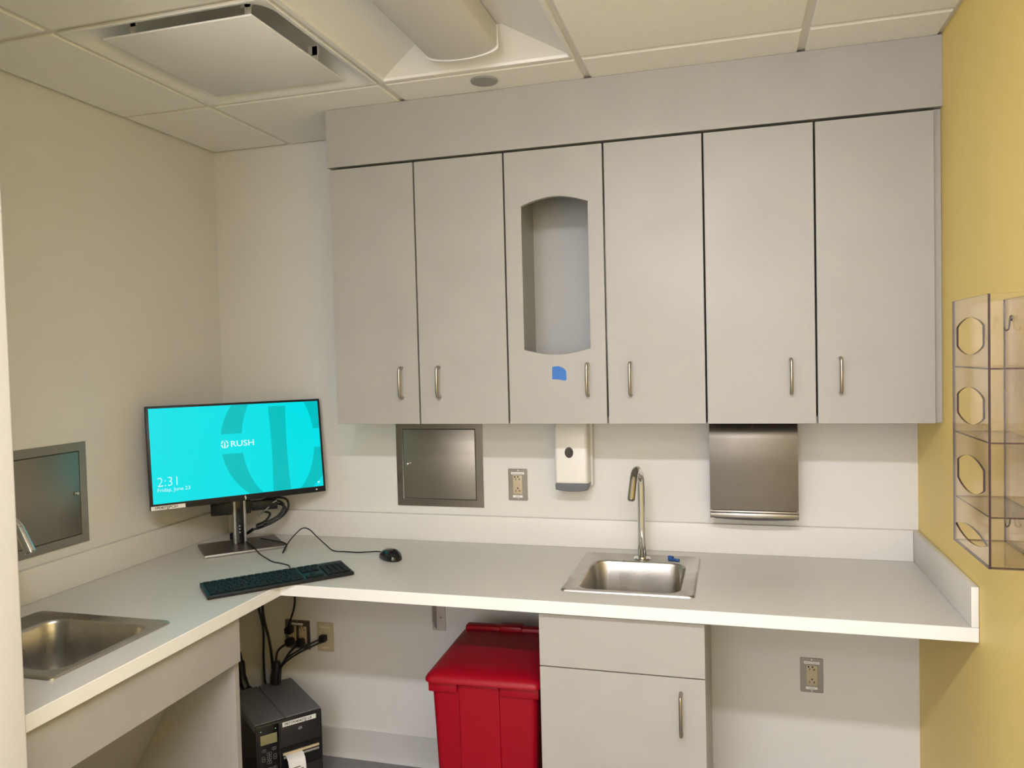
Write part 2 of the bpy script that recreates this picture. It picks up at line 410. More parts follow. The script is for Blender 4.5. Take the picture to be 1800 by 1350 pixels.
# ------------------------------------------------------------------ sinks
def build_sink(label, loc, rotz):
    t = thing('sink', label, 'sink', loc, rotz)
    b = B(); N = 8
    def lp(w, h, r, z, cy=0): return [(x, y, z) for x, y in rrect(w, h, r, N, 0, cy)]
    by = -.030
    loft(b, [lp(.3775, .4325, .014, .0004), lp(.3765, .4315, .014, .003), lp(.368, .424, .014, .0065), lp(.360, .416, .016, .0065), lp(.350, .406, .018, .0035),
             lp(.302, .325, .052, .0035, by), lp(.296, .318, .050, .0), lp(.291, .313, .049, -.006, by)][:6] +
         [lp(.296, .319, .050, .0015, by), lp(.291, .314, .049, -.006, by), lp(.283, .306, .047, -.10, by), lp(.277, .300, .045, -.135, by),
          lp(.262, .285, .04, -.152, by), lp(.230, .253, .035, -.160, by), lp(.09, .09, .0445, -.165, by), lp(.086, .086, .0425, -.168, by)], cap0=False, cap1=True)
    obj('basin', b, M_sink, t, sharp=40)
    b = B(); lathe(b, [(.042, -.1675), (.044, -.164), (.038, -.1635), (.034, -.1665), (.012, -.167), (.010, -.162), (.002, -.161)], 32, T(0, by, 0))
    obj('drain', b, M_chrome, t)
    return t
build_sink('stainless drop-in sink under the tall chrome faucet, right part of the worktop', (S1[0], S1[1], HC), 0)
build_sink('stainless drop-in sink in the left worktop, cut off by the wall edge', (S2[0], S2[1], HC), PI/2)
def build_faucet(label, loc, rotz):
    t = thing('faucet', label, 'faucet', loc, rotz)      # spout reaches toward local -y
    b = B(); lathe(b, [(.0285, 0), (.0285, .002), (.026, .0045), (.015, .006), (.002, .006)], 32); obj('base_plate', b, M_chrome, t)
    zc = .2450; r = .055
    pts = [(0, 0, .004), (0, 0, .1), (0, 0, zc)]
    for k in range(1, 16):
        a = math.radians(150)*k/15; pts.append((0, -r+r*math.cos(a), zc+r*math.sin(a)))
    y, z = pts[-1][1:]; R_ = [.0142, .0132, .0122]+[.0122]*15
    for s in (.02, .045, .062): pts.append((0, y-.5*s, z-.866*s)); R_.append(.0122)
    b = B(); tube(b, pts, R_, 24); obj('spout', b, M_chrome, t, sharp=60)
    e = Vector(pts[-1]); dr = Vector((0, -.5, -.866))
    b = B(); tube(b, [e-dr*.001, e+dr*.003], .0095, 20); obj('aerator', b, M_nickel, t)
    return t
build_faucet('tall chrome gooseneck faucet at the sink below the soap dispenser', (1.681, -.145, HC+.0038), -.12)
build_faucet('steel faucet whose spout tip shows past the left wall edge', (.165, -1.178, HC+.0038), PI/2)
# blue cap
t = thing('plastic_cap', 'small dark blue plastic clip on the sink deck right of the faucet', 'clip', (1.782, -.150, HC+.0038), -.35)
b = B(); tube(b, [(-.016, 0, .0075), (-.002, 0, .0070)], .0072, 14); bx(b, -.018, -.013, -.006, .006, .0005, .014, bev=.001); obj('cap_head', b, M_bluep, t)
b = B(); bx(b, -.003, .020, -.0045, .0045, .0005, .0075, bev=.0015); bx(b, .010, .015, -.007, .007, .001, .006, bev=.001); obj('cap_tail', b, M_bluep, t)

# ------------------------------------------------------------------ base cabinet
BX0, BX1 = 1.4415, 1.892
t = thing('base_cabinet', 'grey laminate base cabinet with a blank drawer front under the sink worktop', 'cabinet', ((BX0+BX1)/2, -.3, 0))
ox = (BX0+BX1)/2; oy = -.3
def PB(name, m, x0, x1, y0, y1, z0, z1, bevel=0):
    b = B(); bx(b, x0-ox, x1-ox, y0-oy, y1-oy, z0, z1); return obj(name, b, m, t, bevel=bevel)
PB('side_panel', M_lam, BX0+.001, BX0+.018, -.58, -.010, .0, .827); PB('side_panel', M_lam, BX1-.018, BX1-.001, -.58, -.010, .0, .827)
PB('back_panel', M_lamin, BX0+.018, BX1-.018, -.028, -.012, .10, .70)
PB('bottom_panel', M_lamin, BX0+.018, BX1-.018, -.58, -.028, .10, .118)
PB('top_rail', M_lam, BX0+.018, BX1-.018, -.578, -.560, .78, .827); PB('toe_kick', M_gap, BX0+.018, BX1-.018, -.53, -.515, .0, .10)
PB('gap_shade_strip', M_gap, BX0+.018, BX1-.018, -.579, -.562, .66, .69)  # dark strip painting the shade between drawer front and door
PB('drawer_front', M_lam, BX0, BX1, -.600, -.5815, .6735, .8205, bevel=.0008)
dr = PB('door', M_lam, BX0, BX1, -.600, -.5815, .105, .6700, bevel=.0008)
handle(dr, 1.828-ox, .515, .637, -.600-oy)

# ------------------------------------------------------------------ apron and gable under the left worktop
b = B(); bx(b, .602, .620, -1.597, -.807, .6965, .8278)
tag(obj('apron_panel', b, M_lam, bevel=.0008), 'grey laminate apron panel hanging under the left sink worktop edge', 'panel')
t = thing('support_gable', 'grey laminate gable panel standing on the floor beside the label printer', 'panel', (.3, -.80, 0))
b = B(); bx(b, -.2985, .3010, -.0095, .0095, 0, .8278); g = obj('panel_board', b, [M_lam, M_edge], t, bevel=.0006)
b = B()   # sloping knee-space board
plate(b, [(.030, .002), (.042, .002), (.4560, .690), (.4430, .690)], [], .76, T(0, -1.572, 0) @ XZ)
tag(obj('sloped_knee_panel', b, M_lam), 'sloping laminate board hiding the pipes below the left sink', 'panel')

# ------------------------------------------------------------------ steel access panels
def access(label, loc, rotz, mirror):
    t = thing('access_panel', label, 'access panel', loc, rotz)     # faces local -y, centred in x, base z=0
    w, h = .341, .3155; b = B(); f = .0265
    plate(b, [(-w/2, 0), (w/2, 0), (w/2, h), (-w/2, h)], [[(-w/2+f, f), (w/2-f, f), (w/2-f, h-f), (-w/2+f, h-f)]], .0045, T(0, -.005, 0) @ XZ)
    obj('frame', b, M_steel_h, t, bevel=.0008)
    b = B(); bx(b, -w/2+f-.004, w/2-f+.004, -.0022, -.0004, f-.004, h-f+.004); obj('back_tray', b, M_dark, t)
    b = B(); bx(b, -w/2+f+.003, w/2-f-.003, -.0055, -.0023, f+.003, h-f-.003, bev=.0008); dr = obj('door', b, M_steel, t)
    x = (-w/2+f+.020)*mirror
    b = B(); lathe(b, [(.0055, 0), (.0062, .002), (.0050, .004), (.0050, .010), (.0035, .011), (.001, .011)], 20, T(x, -.0053, .158) @ Matrix.Rotation(PI/2, 4, 'X'))
    obj('lock', b, M_chrome, dr)
    return t
access('square stainless access panel on the back wall under the wall cabinets', (.9240, 0, .9915), 0, 1)
access('square stainless access panel on the left wall above the upstand', (0, -.8705, .9915), PI/2, -1)

# ------------------------------------------------------------------ outlets
def outlet(label, loc, gangs=1, wallm=None, rot=0, group=None):
    t = thing('wall_outlet', label, 'outlet', loc, rot, group)
    w = .0705 if gangs == 1 else .1105; h = .114
    b = B(); plate(b, rrect(w, h, .003, 3, 0, 0), [], .0035, T(0, -.004, 0) @ XZ); obj('cover_plate', b, M_steel_h, t, bevel=.001)
    for gx in ([0] if gangs == 1 else [-.0235, .0235]):
        b = B(); bx(b, gx-.0170, gx+.0170, -.0065, -.0035, -.0335, .0335, bev=.001); so = obj('socket', b, M_ivory, t)
        for zc in (.018, -.024):
            b = B()
            bx(b, gx-.0075, gx-.0055, -.0069, -.006, zc-.002, zc+.006); bx(b, gx+.005, gx+.0105, -.0069, -.006, zc+.001, zc+.003)
            bx(b, gx+.0052, gx+.0070, -.0069, -.006, zc-.002, zc+.006)
            for (sx, sz) in (((-.010, .0285), (.002, .0285)) if zc > 0 else ((.0005, -.0125),)):
                lathe(b, [(.0028, 0), (.0028, .0008), (.0005, .0009)], 12, T(gx+sx, -.0062, sz) @ Matrix.Rotation(PI/2, 4, 'X'))
            obj('slots', b, M_ink, so)
        b = B(); bx(b, gx-.008, gx+.008, -.0074, -.0062, -.0055, -.0008, bev=.0004); bx(b, gx-.008, gx+.008, -.0074, -.0062, .0015, .006, bev=.0004); obj('button', b, M_ivory, so)
    b = B(); bx(b, -.024, .024, -.0049, -.0041, .0375, .0455); lb = obj('label_strip', b, M_label, t)
    b = B()
    for i in range(9): bx(b, -.020+i*.0045, -.0172+i*.0045, -.0051, -.0048, .0400, .0428)
    obj('print_marks', b, M_dimink, lb)
    if gangs == 1:
        b = B(); bx(b, -.019, .017, -.0049, -.0041, -.0465, -.0385); obj('label_strip', b, M_label, t)
        b = B()
        for i in range(4): bx(b, -.009+i*.0045, -.0062+i*.0045, -.0051, -.0048, -.0440, -.0412)
        obj('print_marks', b, M_dimink, t)
    for z in (.0515, -.0515):
        b = B(); lathe(b, [(.003, 0), (.0028, .001), (.0005, .0012)], 12, T(0, -.0040, z) @ Matrix.Rotation(PI/2, 4, 'X'))
        obj('screw', b, M_chrome, t)
    return t
outlet('steel wall outlet above the upstand, between access panel and soap dispenser', (1.2245, 0, 1.079))
outlet('steel wall outlet below the worktop, between base cabinet and yellow wall', (2.2100, 0, .4700))
outlet('dark double-width outlet with black plugs under the worktop corner', (.3060, 0, .4650), 2)
t = thing('data_outlet', 'ivory data outlet plate under the worktop with a black cable', 'outlet', (.4280, 0, .4635))
b = B(); plate(b, rrect(.0705, .114, .003, 3), [], .005, T(0, -.0055, 0) @ XZ); obj('cover_plate', b, M_ivory, t, bevel=.0012)
b = B(); bx(b, -.017, .017, -.0075, -.0052, -.012, .010, bev=.001); obj('jack_block', b, M_ivory, t)
b = B(); bx(b, -.022, .022, -.0062, -.0056, .036, .043); obj('label_strip', b, M_label_d := mat('cream_label', (.62, .56, .43), .5), t)
b = B(); bx(b, -.014, .014, -.0062, -.0056, -.045, -.038); obj('label_strip', b, M_label_d, t)

# ------------------------------------------------------------------ soap dispenser
t = thing('soap_dispenser', 'cream wall soap dispenser with a grey push bar and dark oval window', 'soap dispenser', (1.4405, 0, 1.0735))
b = B()
def sl(w, h, z, y0, y1, r): # rounded outline in xy between y0 (front) and y1 (wall)
    return [(x, y, z) for x, y in rrect(w, y1-y0, r, 5, 0, (y0+y1)/2)]
loft(b, [sl(.1200, 0, .012, -.030, -.001, .004), sl(.1260, 0, .022, -.034, -.001, .004), sl(.128, 0, .243, -.034, -.001, .004)]); obj('back_plate', b, M_cream, t)
b = B(); loft(b, [sl(.1140, 0, .0295, -.098, -.030, .012), sl(.1145, 0, .034, -.101, -.030, .012), sl(.1150, 0, .205, -.101, -.030, .012), sl(.113, 0, .235, -.092, -.030, .012), sl(.108, 0, .244, -.080, -.030, .012)])
obj('cover', b, M_cream, t, sharp=30)
b = B(); L = []
for k in range(13):
    u = -1+2*k/12; x = u*.0555; zb = .0005+.006*u*u
    L.append([(x, -.099, .0285), (x, -.1035, .026), (x, -.1005, zb+.003), (x, -.094, zb), (x, -.034, zb+.008), (x, -.034, .0285)])
loft(b, L, smooth=False); obj('push_bar', b, M_grey, t, bevel=.0015)
b = B(); lathe(b, [(1, 0), (.97, .0012), (.05, .0016)], 32, T(-.0055, -.1012, .1355) @ Matrix.Rotation(PI/2, 4, 'X') @ Matrix.Diagonal((.0150, .0185, 1, 1)))
obj('window', b, mat('dark_window', (.03, .025, .022), .15), t)

# ------------------------------------------------------------------ towel dispenser
t = thing('paper_towel_dispenser', 'stainless paper towel dispenser under the cabinets near the yellow wall', 'towel dispenser', (2.0335, 0, .9985))
w = .2700
b = B(); L = []
for z, y in ((.030, -.0990), (.10, -.1003), (.18, -.1018), (.262, -.1030), (.281, -.1012), (.297, -.0960), (.311, -.0870), (.320, -.076), (.324, -.066)):
    n = 12; L.append([(w/2, -.001, z)]+[(w/2*(1-2*k/n), y-.004*(1-(1-2*k/n)**2), z) for k in range(n+1)]+[(-w/2, -.001, z)])
loft(b, L, smooth=True); obj('cover', b, mat('dark_steel', (.145, .130, .110), .33, 1., noise=.03, nscale=9, rnoise=.04), t, sharp=32)
b = B(); bx(b, -w/2-.001, w/2+.001, -.106, -.0960, .0215, .0285, bev=.002); obj('upper_lip', b, M_steel_h, t)
b = B(); bx(b, -w/2-.001, w/2+.001, -.105, -.0980, .0045, .0205, bev=.0025)
bx(b, -w/2-.001, -w/2+.004, -.100, -.002, .0, .030); bx(b, w/2-.004, w/2+.001, -.100, -.002, .0, .030); bx(b, -w/2, w/2, -.010, -.002, .002, .030); obj('tray', b, M_steel_h, t)
b = B(); bx(b, -w/2+.005, w/2-.005, -.0975, -.011, .012, .0295); obj('slot', b, M_dark, t)
b = B(); plate(b, [(-.128, .0055)]+[(-.12+.24*k/12, .003-.0045*math.sin(PI*k/12)) for k in range(13)]+[(.128, .0055)], [], .006, T(0, -.106, 0) @ XZ); obj('slot_lip', b, M_dark, t)
b = B(); lathe(b, [(.006, 0), (.005, .002), (.001, .0022)], 16, T(-.002, -.0985, .2960) @ Matrix.Rotation(PI/2-.4, 4, 'X')); obj('lock', b, M_dark, t)

# ------------------------------------------------------------------ acrylic glove holder
HX0, HX1 = 2.4284, W-.001; HY0, HY1 = -1.0530, -.8140; HZ0, HZ1 = 1.1180, 1.6330
t = thing('glove_box_holder', 'clear four-tier acrylic glove box holder mounted on the yellow wall', 'glove holder', (W, (HY0+HY1)/2, HZ0))
cyh = (HY0+HY1)/2; AT = .004
def edged(name, bm, axis):
    o = obj(name, bm, [M_acr, M_acre], t)
    for f in o.data.polygons:
        if abs(f.normal[axis]) < .5: f.material_index = 1
    return o
hol = []
for zc in (1.5565, 1.4170, 1.2790):
    pts = []; w2 = .0875; e = .0190; tp = .0375
    for k in range(15): a = -1+2*k/14; pts.append((a*w2, zc+e+(tp-e)*math.cos(a*PI/2)**.8 if abs(a) < 1 else zc+e))
    for k in range(15): a = 1-2*k/14; pts.append((a*w2, zc-e-(tp-e)*math.cos(a*PI/2)**.8 if abs(a) < 1 else zc-e))
    hol.append([(x-.0, z-HZ0) for x, z in pts])
pts = []
for k in range(15): a = -1+2*k/14; pts.append((a*.104, 1.1580+.0150*(1-a*a)+.0004))
for k in range(1, 14): a = 1-2*k/14; pts.append((a*.104, 1.1570-.0160*(1-a*a)))
hol.append([(x, z-HZ0) for x, z in pts])
b = B(); hy = (HY1-HY0)/2; hz = HZ1-HZ0
plate(b, [(-hy, 0), (hy, 0), (hy, hz), (-hy, hz)], hol, AT, T(HX0-W, 0, 0) @ YZ); edged('front_panel', b, 0)
b = B(); plate(b, [(-hy, 0), (hy, 0), (hy, hz), (-hy, hz)], [], AT, T(HX1-AT-W, 0, 0) @ YZ); edged('back_panel', b, 0)
for ya in (-hy, hy-AT):
    b = B(); bx(b, HX0+AT-W+.0003, HX1-AT-W-.0003, ya, ya+AT, 0, hz); edged('side_panel', b, 1)
for zs in (0, 1.2125-HZ0, 1.3525-HZ0, 1.4915-HZ0):
    b = B(); bx(b, HX0+AT-W+.0003, HX1-AT-W-.0003, -hy+AT+.0003, hy-AT-.0003, zs+.0002, zs+.0032); edged('shelf', b, 2)
M_hook = mat('dark_hook', (.06, .055, .05), .35, .8)
for z in (1.592, 1.186):
    b = B(); x = HX1-AT-W; yk = .070
    lathe(b, [(.006, 0), (.0055, .003), (.001, .0035)], 16, T(x, yk, z-HZ0) @ Matrix.Rotation(-PI/2, 4, 'Y'))
    tube(b, [(x-.003, yk, z-HZ0), (x-.004, yk, z-HZ0-.012), (x-.006, yk-.001, z-HZ0-.022), (x-.012, yk-.003, z-HZ0-.025), (x-.015, yk-.004, z-HZ0-.018)], .0016, 8, smooth=4)
    obj('hanging_hook', b, M_hook, t)

# ------------------------------------------------------------------ monitor
MW, MH = .612, .3525
mon = thing('monitor', 'black widescreen monitor showing a cyan lock screen in the worktop corner', 'monitor', (.2270, -.2310, HC+.0003), PI/4)
# the tilted head is built in its own frame and placed by a matrix relative to the root
Mroot = Matrix.Translation((.2270, -.2310, HC+.0003)) @ Matrix.Rotation(PI/4, 4, 'Z')
yaw, tilt, roll = .8846, .1273, -.0064
rr = Vector((math.cos(yaw), math.sin(yaw), 0)); nn = Vector((math.sin(yaw)*math.cos(tilt), -math.cos(yaw)*math.cos(tilt), math.sin(tilt)))
uu = nn.cross(rr); r2 = math.cos(roll)*rr+math.sin(roll)*uu; u2 = -math.sin(roll)*rr+math.cos(roll)*uu
Mh = Matrix((r2, -nn, u2)).transposed().to_4x4(); Mh.translation = Vector((.2738, -.2827, 1.2258))
ML = Mroot.inverted() @ Mh       # head frame: x right, y into the monitor (away from viewer), z up, origin centre of front face
def HP(name, bm, m, parent=None, **k):
    bmesh.ops.transform(bm, matrix=ML, verts=bm.verts); return obj(name, bm, m, parent or mon, **k)
b = B(); bx(b, -MW/2, MW/2, .0, .018, -MH/2, MH/2, bev=.002)
bx(b, -.17, .17, .017, .042, -.13, .10, bev=.008); case = HP('casing', b, M_black)
sx0, sx1, sz0, sz1 = -MW/2+.0095, MW/2-.0085, -MH/2+.0215, MH/2-.0085
b = B(); bx(b, sx0, sx1, -.0006, .0002, sz0, sz1); scr = HP('screen', b, M_screen); scr['label'] = 'cyan lit screen with white time and date'
SWd, SHt = sx1-sx0, sz1-sz0
def SP(u, v): return (sx0+u*SWd, sz1-v*SHt)       # 0..1 across and down the screen
# large faint emblem: ring segments and flared stem, clipped to the screen
def clip(poly):
    def cl(P, ax, lim, keep):
        out = []
        for i in range(len(P)):
            a, c = P[i], P[(i+1) % len(P)]; ia, ic = keep(a[ax], lim), keep(c[ax], lim)
            if ia: out.append(a)
            if ia != ic:
                s = (lim-a[ax])/(c[ax]-a[ax]); q = [a[0]+s*(c[0]-a[0]), a[1]+s*(c[1]-a[1])]; out.append(tuple(q))
        return out
    for ax, lim, k in ((0, sx0+.0005, lambda a, l: a >= l), (0, sx1-.0005, lambda a, l: a <= l), (1, sz0+.0005, lambda a, l: a >= l), (1, sz1-.0005, lambda a, l: a <= l)):
        poly = cl(poly, ax, lim, k)
        if not poly: return poly
    return poly
def flat(bm, poly, y):
    if len(poly) < 3: return
    vs = [bm.verts.new((p[0], y, p[1])) for p in poly]
    f = bm.faces.new(vs)
    f.normal_update()
    if f.normal.y > 0: f.normal_flip()
def emblem(bm, cx, cz, s, y, do_clip, only=None):
    """circle of outer radius s cut by two side gaps, a lens-shaped inner edge and a flared stem"""
    n = 20; k_ = clip if do_clip else (lambda p: p)
    g = .17*s; cnt = -1
    for sxn in (-1, 1):
        for szn in (-1, 1):
            cnt += 1
            if only is not None and only != cnt: continue
            z_lo = g; outer = []; inner = []
            for i in range(n+1):
                z = z_lo+(s*1.03-z_lo)*i/n
                xo = s*math.sqrt(max(0, 1-(z/(1.07*s))**2))
                xi = .647*s*math.sqrt(max(0, 1-(z/(1.034*s))**2))
                xi = min(xi, xo); outer.append((cx+sxn*xo, cz+szn*z)); inner.append((cx+sxn*xi, cz+szn*z))
            for i in range(n):
                flat(bm, k_([outer[i], outer[i+1], inner[i+1], inner[i]]), y)
    if only is not None and only != 4: return
    def hw(q): return s*(.134+.030*abs((q+.10)/.9)**1.6)
    L_, R_ = [], []
    for i in range(9):
        q = -1.0+i*(1.61/8); L_.append((cx-hw(q), cz+q*s)); R_.append((cx+hw(q), cz+q*s))
    flat(bm, k_(L_[::-1]+R_), y)
ex, ez = SP(.735, .428)
for part in range(5):
    b = B(); emblem(b, ex, ez, .207, -.0009, True, part); HP('screen_emblem', b, M_scrd, scr)
b = B(); ex, ez = SP(.409, .430); emblem(b, ex, ez, .0132, -.0012, False)
tb = text_bm('RUSH', .0285, 1.20); z0 = ez-.0098
x0 = ex+.0190
def islands(bm):
    seen = set(); out = []
    for v in bm.verts:
        if v in seen: continue
        st = [v]; seen.add(v); g = []
        while st:
            a = st.pop(); g.append(a)
            for e in a.link_edges:
                o = e.other_vert(a)
                if o not in seen: seen.add(o); st.append(o)
        out.append((min(q.co.x for q in g), max(q.co.x for q in g), min(q.co.y for q in g), max(q.co.y for q in g)))
    return sorted(out)
for k, (a, c, lo, hi) in enumerate(islands(tb)[:4]):        # serifs at the stem ends
    st = .0033; e = .0016; th = .0012
    spots = {0: [(a, lo, 1), (c-st, lo, 1), (a, hi-th, 1)], 1: [(a, hi-th, 1), (c-st, hi-th, 1)], 2: [], 3: [(a, lo, 1), (c-st, lo, 1), (a, hi-th, 1), (c-st, hi-th, 1)]}[k]
    for x, y, _ in spots:
        q = bmesh.new(); vs = [q.verts.new(p) for p in ((x-e, y, 0), (x+st+e, y, 0), (x+st+e, y+th, 0), (x-e, y+th, 0))]; q.faces.new(vs); add(tb, q)
add(b, tb, T(x0, -.0012, z0) @ Matrix.Rotation(PI/2, 4, 'X'))
HP('screen_logo', b, M_scrw, scr)
# serifs on the letters, placed from the glyph positions
b = B(); tx, tz = SP(.024, .822); add(b, text_bm('2:31', .0450, .96, -.0009), T(tx, -.0012, tz) @ Matrix.Rotation(PI/2, 4, 'X'))
tx, tz = SP(.024, .878); add(b, text_bm('Friday, June 23', .0178, 1.0, -.0002), T(tx, -.0012, tz) @ Matrix.Rotation(PI/2, 4, 'X'))
HP('screen_clock', b, M_scrw, scr)
b = B(); tx, tz = SP(.970, .955); flat(b, [(tx-.005, tz+.003), (tx, tz-.003), (tx+.005, tz+.003), (tx, tz+.004)], -.0012); HP('screen_icon', b, M_scrw, scr)
b = B(); bx(b, -MW/2+.0015, -MW/2+.1100, -.0010, -.0001, -MH/2+.001, -MH/2+.0145); lb = HP('asset_label', b, M_label); lb['label'] = 'white asset label strip'
b = B(); add(b, text_bm('1P0407JJPC01', .0125, 1.05, .0002), T(-MW/2+.012, -.0012, -MH/2+.0042) @ Matrix.Rotation(PI/2, 4, 'X')); HP('label_text', b, M_ink, lb)
# maker's round mark: small white slanted strokes
b = B(); flat(b, [(-.0010, .007), (.0022, .007), (-.0006, .0005), (-.0034, .0005)], 0); flat(b, [(.0010, .0005), (.0042, .0005), (.0010, -.0075), (-.0014, -.0075)], 0)
flat(b, [(-.002, .0015), (.004, .0015), (.003, -.0005), (-.003, -.0005)], 0)
bmesh.ops.translate(b, vec=(.006, -.0007, -MH/2+.0105), verts=b.verts); HP('maker_mark', b, M_scrmark := mat('mark_white', (.85, .85, .85), .4), None)
b = B(); lathe(b, [(.0028, 0), (.0026, .001), (.0005, .0012)], 14, T(.270, -.0002, -MH/2+.0105) @ Matrix.Rotation(PI/2, 4, 'X')); HP('power_button', b, M_scrmark)
# stand, in root frame (front of the base toward local -y)
b = B(); plate(b, rrect(.278, .202, .004, 3), [], .0095, T(0, 0, .0008)); obj('stand_base', b, [M_steel_base := mat('stand_metal', (.19, .18, .175), .33, .85), M_silver], mon, bevel=.0018)
b = B(); bx(b, -.142, .142, -.1035, -.1005, .0015, .0085, bev=.001); obj('base_edge', b, M_silver, mon)
b = B(); bx(b, -.013, .013, .018, .045, .0105, .300, bev=.003); post = obj('stand_post', b, M_bgloss, mon)
for s in (-1, 1):
    b = B(); bx(b, s*.0175-.0045, s*.0175+.0045, .014, .048, .0105, .295, bev=.0015); obj('post_rail', b, M_silver, post)
b = B()
for i in range(3): bx(b, -.004, .001, .0165, .0180, .050+i*.012, .055+i*.012)
obj('post_mark', b, M_dimink, post)
b = B(); bx(b, -.05, .05, -.002, .05, .27, .36, bev=.004); obj('tilt_hinge', b, M_black, mon)
# adapter box below the screen
t = thing('adapter_box', 'black adapter box hanging behind the monitor lower edge', 'adapter', (.218, -.180, .985), .62)
b = B(); bx(b, -.125, .015, -.012, .022, -.0045, .045, bev=.004); obj('box_body', b, M_black, t)
b = B(); bx(b, .016, .110, -.014, .016, .004, .040, bev=.004); obj('box_plug', b, M_black, t)
# cable bundle
def cable(name, label, pts, r, m=M_black, cat='cable', ends=None):
    b = B(); tube(b, pts, r, 10, smooth=8); o = obj(name, b, m); return tag(o, label, cat)
b = B()
zc = 1.0
loops = [[(.255, -.165, 1.020), (.32, -.120, 1.030), (.385, -.095, 1.020), (.395, -.095, .985), (.365, -.115, .955), (.310, -.150, .935), (.262, -.182, .930)],
         [(.265, -.160, 1.012), (.330, -.115, 1.018), (.372, -.10, .998), (.352, -.12, .962), (.300, -.155, .942), (.258, -.18, .933)],
         [(.285, -.150, 1.000), (.345, -.115, 1.006), (.380, -.098, .985), (.350, -.125, .948), (.290, -.165, .928), (.245, -.185, .921)],
         [(.29, -.16, .985), (.315, -.140, .973), (.300, -.150, .951), (.270, -.17, .936)]]
t = thing('cable_bundle', 'looped black cable bundle hanging right of the monitor post', 'cable', (.25, -.17, .93))
loops = [[(.25+(x-.25)*.62, y, z) for x, y, z in l] for l in loops]
for i, l in enumerate(loops):
    b = B(); tube(b, [Vector(p)-Vector((.25, -.17, .93)) for p in l], .0042, 10, smooth=8); obj('cable_loop', b, M_black, t)
b = B(); tube(b, [(.010, -.008, .001), (.030, .004, .008)], .011, 12); obj('tie_wrap', b, M_black, t)
b = B(); tube(b, [(.028, -.012, .048), (.055, .004, .075)], .0028, 8); tube(b, [(.068, .008, .090), (.082, .014, .098)], .0035, 8); tube(b, [(.022, -.016, .042), (.025, -.014, .045)], .0045, 8)
cn = obj('connector', b, M_chrome, t); cn['label'] = 'silver connector tips'
b = B(); tube(b, [Vector(p)-Vector((.25, -.17, .93)) for p in [(.245, -.185, .921), (.205, -.170, .90), (.160, -.150, .885), (.130, -.13, .8785)]], .006, 10, smooth=6)
bx(b, -.135, -.095, .02, .05, -.064, -.036, bev=.006); obj('cable_tail', b, M_black, t)

# ------------------------------------------------------------------ keyboard
KL, KD = .437, .128
kb = thing('keyboard', 'flat black keyboard lying before the monitor', 'keyboard', (.622, -.606, HC+.0003), math.radians(47.0))
b = B()
prof = [(-KD/2, .001), (-KD/2, .011), (KD/2, .021), (KD/2, .006)]
loft(b, [[(x, y, z) for y, z in prof] for x in (-KL/2, KL/2)], smooth=False); obj('keyboard_body', b, M_black, kb, bevel=.002)
sl_ = math.atan2(.010, KD)
def key(x, y, w, d_, src={}):
    kk = (round(w, 4), round(d_, 4))
    if kk not in src:
        q = B(); bx(q, -w/2, w/2, -d_/2, d_/2, 0, .0032, bev=.0009, seg=1); o = obj('key', q, M_cap, kb); src[kk] = o
    else:
        o = src[kk].copy(); C.objects.link(o); o.parent = kb
    o.location = (x, y, .011+(y+KD/2)*.010/KD+.0002); o.rotation_euler = (sl_, 0, 0)
u_ = .0186; X0 = -KL/2+.008
rows = [(.049, .0135, [1]*16), (.0285, .016, [1]*13+[1.9]+[1, 1, 1]), (.0105, .016, [1.4]+[1]*12+[1.5]+[1, 1, 1]),
        (-.0075, .016, [1.7]+[1]*11+[2.2]), (-.0255, .016, [2.2]+[1]*10+[2.7]), (-.0435, .016, [1.2, 1.2, 1.2, 5.6, 1.2, 1.2, 1.2, 2.1])]
sc_ = .274/14.9
for yk, dk, ws in rows:
    x = X0
    for i, w_ in enumerate(ws):
        if yk == .049:
            x = X0+i*.0215+(.004 if i > 12 else 0); key(x+.0085, yk, .0165, dk); continue
        if len(ws) > 14 and i >= 14: x = X0+.283+(i-14)*.0188; key(x+.008, yk, .016, dk); continue
        key(x+w_*sc_/2, yk, w_*sc_-.0026, dk); x += w_*sc_
for x, y in ((.291, -.0435), (.3098, -.0435), (.3286, -.0435), (.3098, -.0255)): key(X0+x, y, .016, .016)
for i in range(4):
    for yk in (.0285, .0105, -.0075, -.0255, -.0435): key(X0+.356+i*.0190, yk, .0165, .016)
cable('keyboard_cable', 'thin black keyboard cable curling from the monitor stand to the keyboard',
      [(.214, -.200, .880), (.260, -.230, .878), (.300, -.266, .8775), (.360, -.315, .8665), (.405, -.352, .866), (.462, -.396, .866), (.500, -.410, .866), (.545, -.430, .866), (.575, -.470, .872)], .0021)

# ------------------------------------------------------------------ mouse
ms = thing('mouse', 'small black computer mouse right of the monitor', 'mouse', (.848, -.285, HC+.0003), math.radians(140))
b = B(); L = []
for i in range(17):
    u = -1+2*i/16; u = math.sin(u*PI/2)*.998; x = .052*u
    s_ = (1-abs(u)**2.6)**(1/2.6); w_ = .031*s_; hh = .0365*(1-.10*u)*(1-abs(u)**2.4)**.5
    ring = []
    for k in range(24):
        a = 2*PI*k/24; ca, sa = math.cos(a), math.sin(a)
        ring.append((x, w_*math.copysign(abs(ca)**.8, ca), .004+max(0, hh-.004)*max(0, sa)**.85 if sa > 0 else .004+.0035*sa))
    L.append(ring)
loft(b, L); obj('mouse_shell', b, M_bgloss, ms, sharp=80)
b = B(); lathe(b, [(.002, -.0035), (.008, -.003), (.009, 0), (.008, .003), (.002, .0035)], 20, T(.026, 0, .0235) @ Matrix.Rotation(PI/2, 4, 'X')); obj('scroll_wheel', b, M_grey, ms)
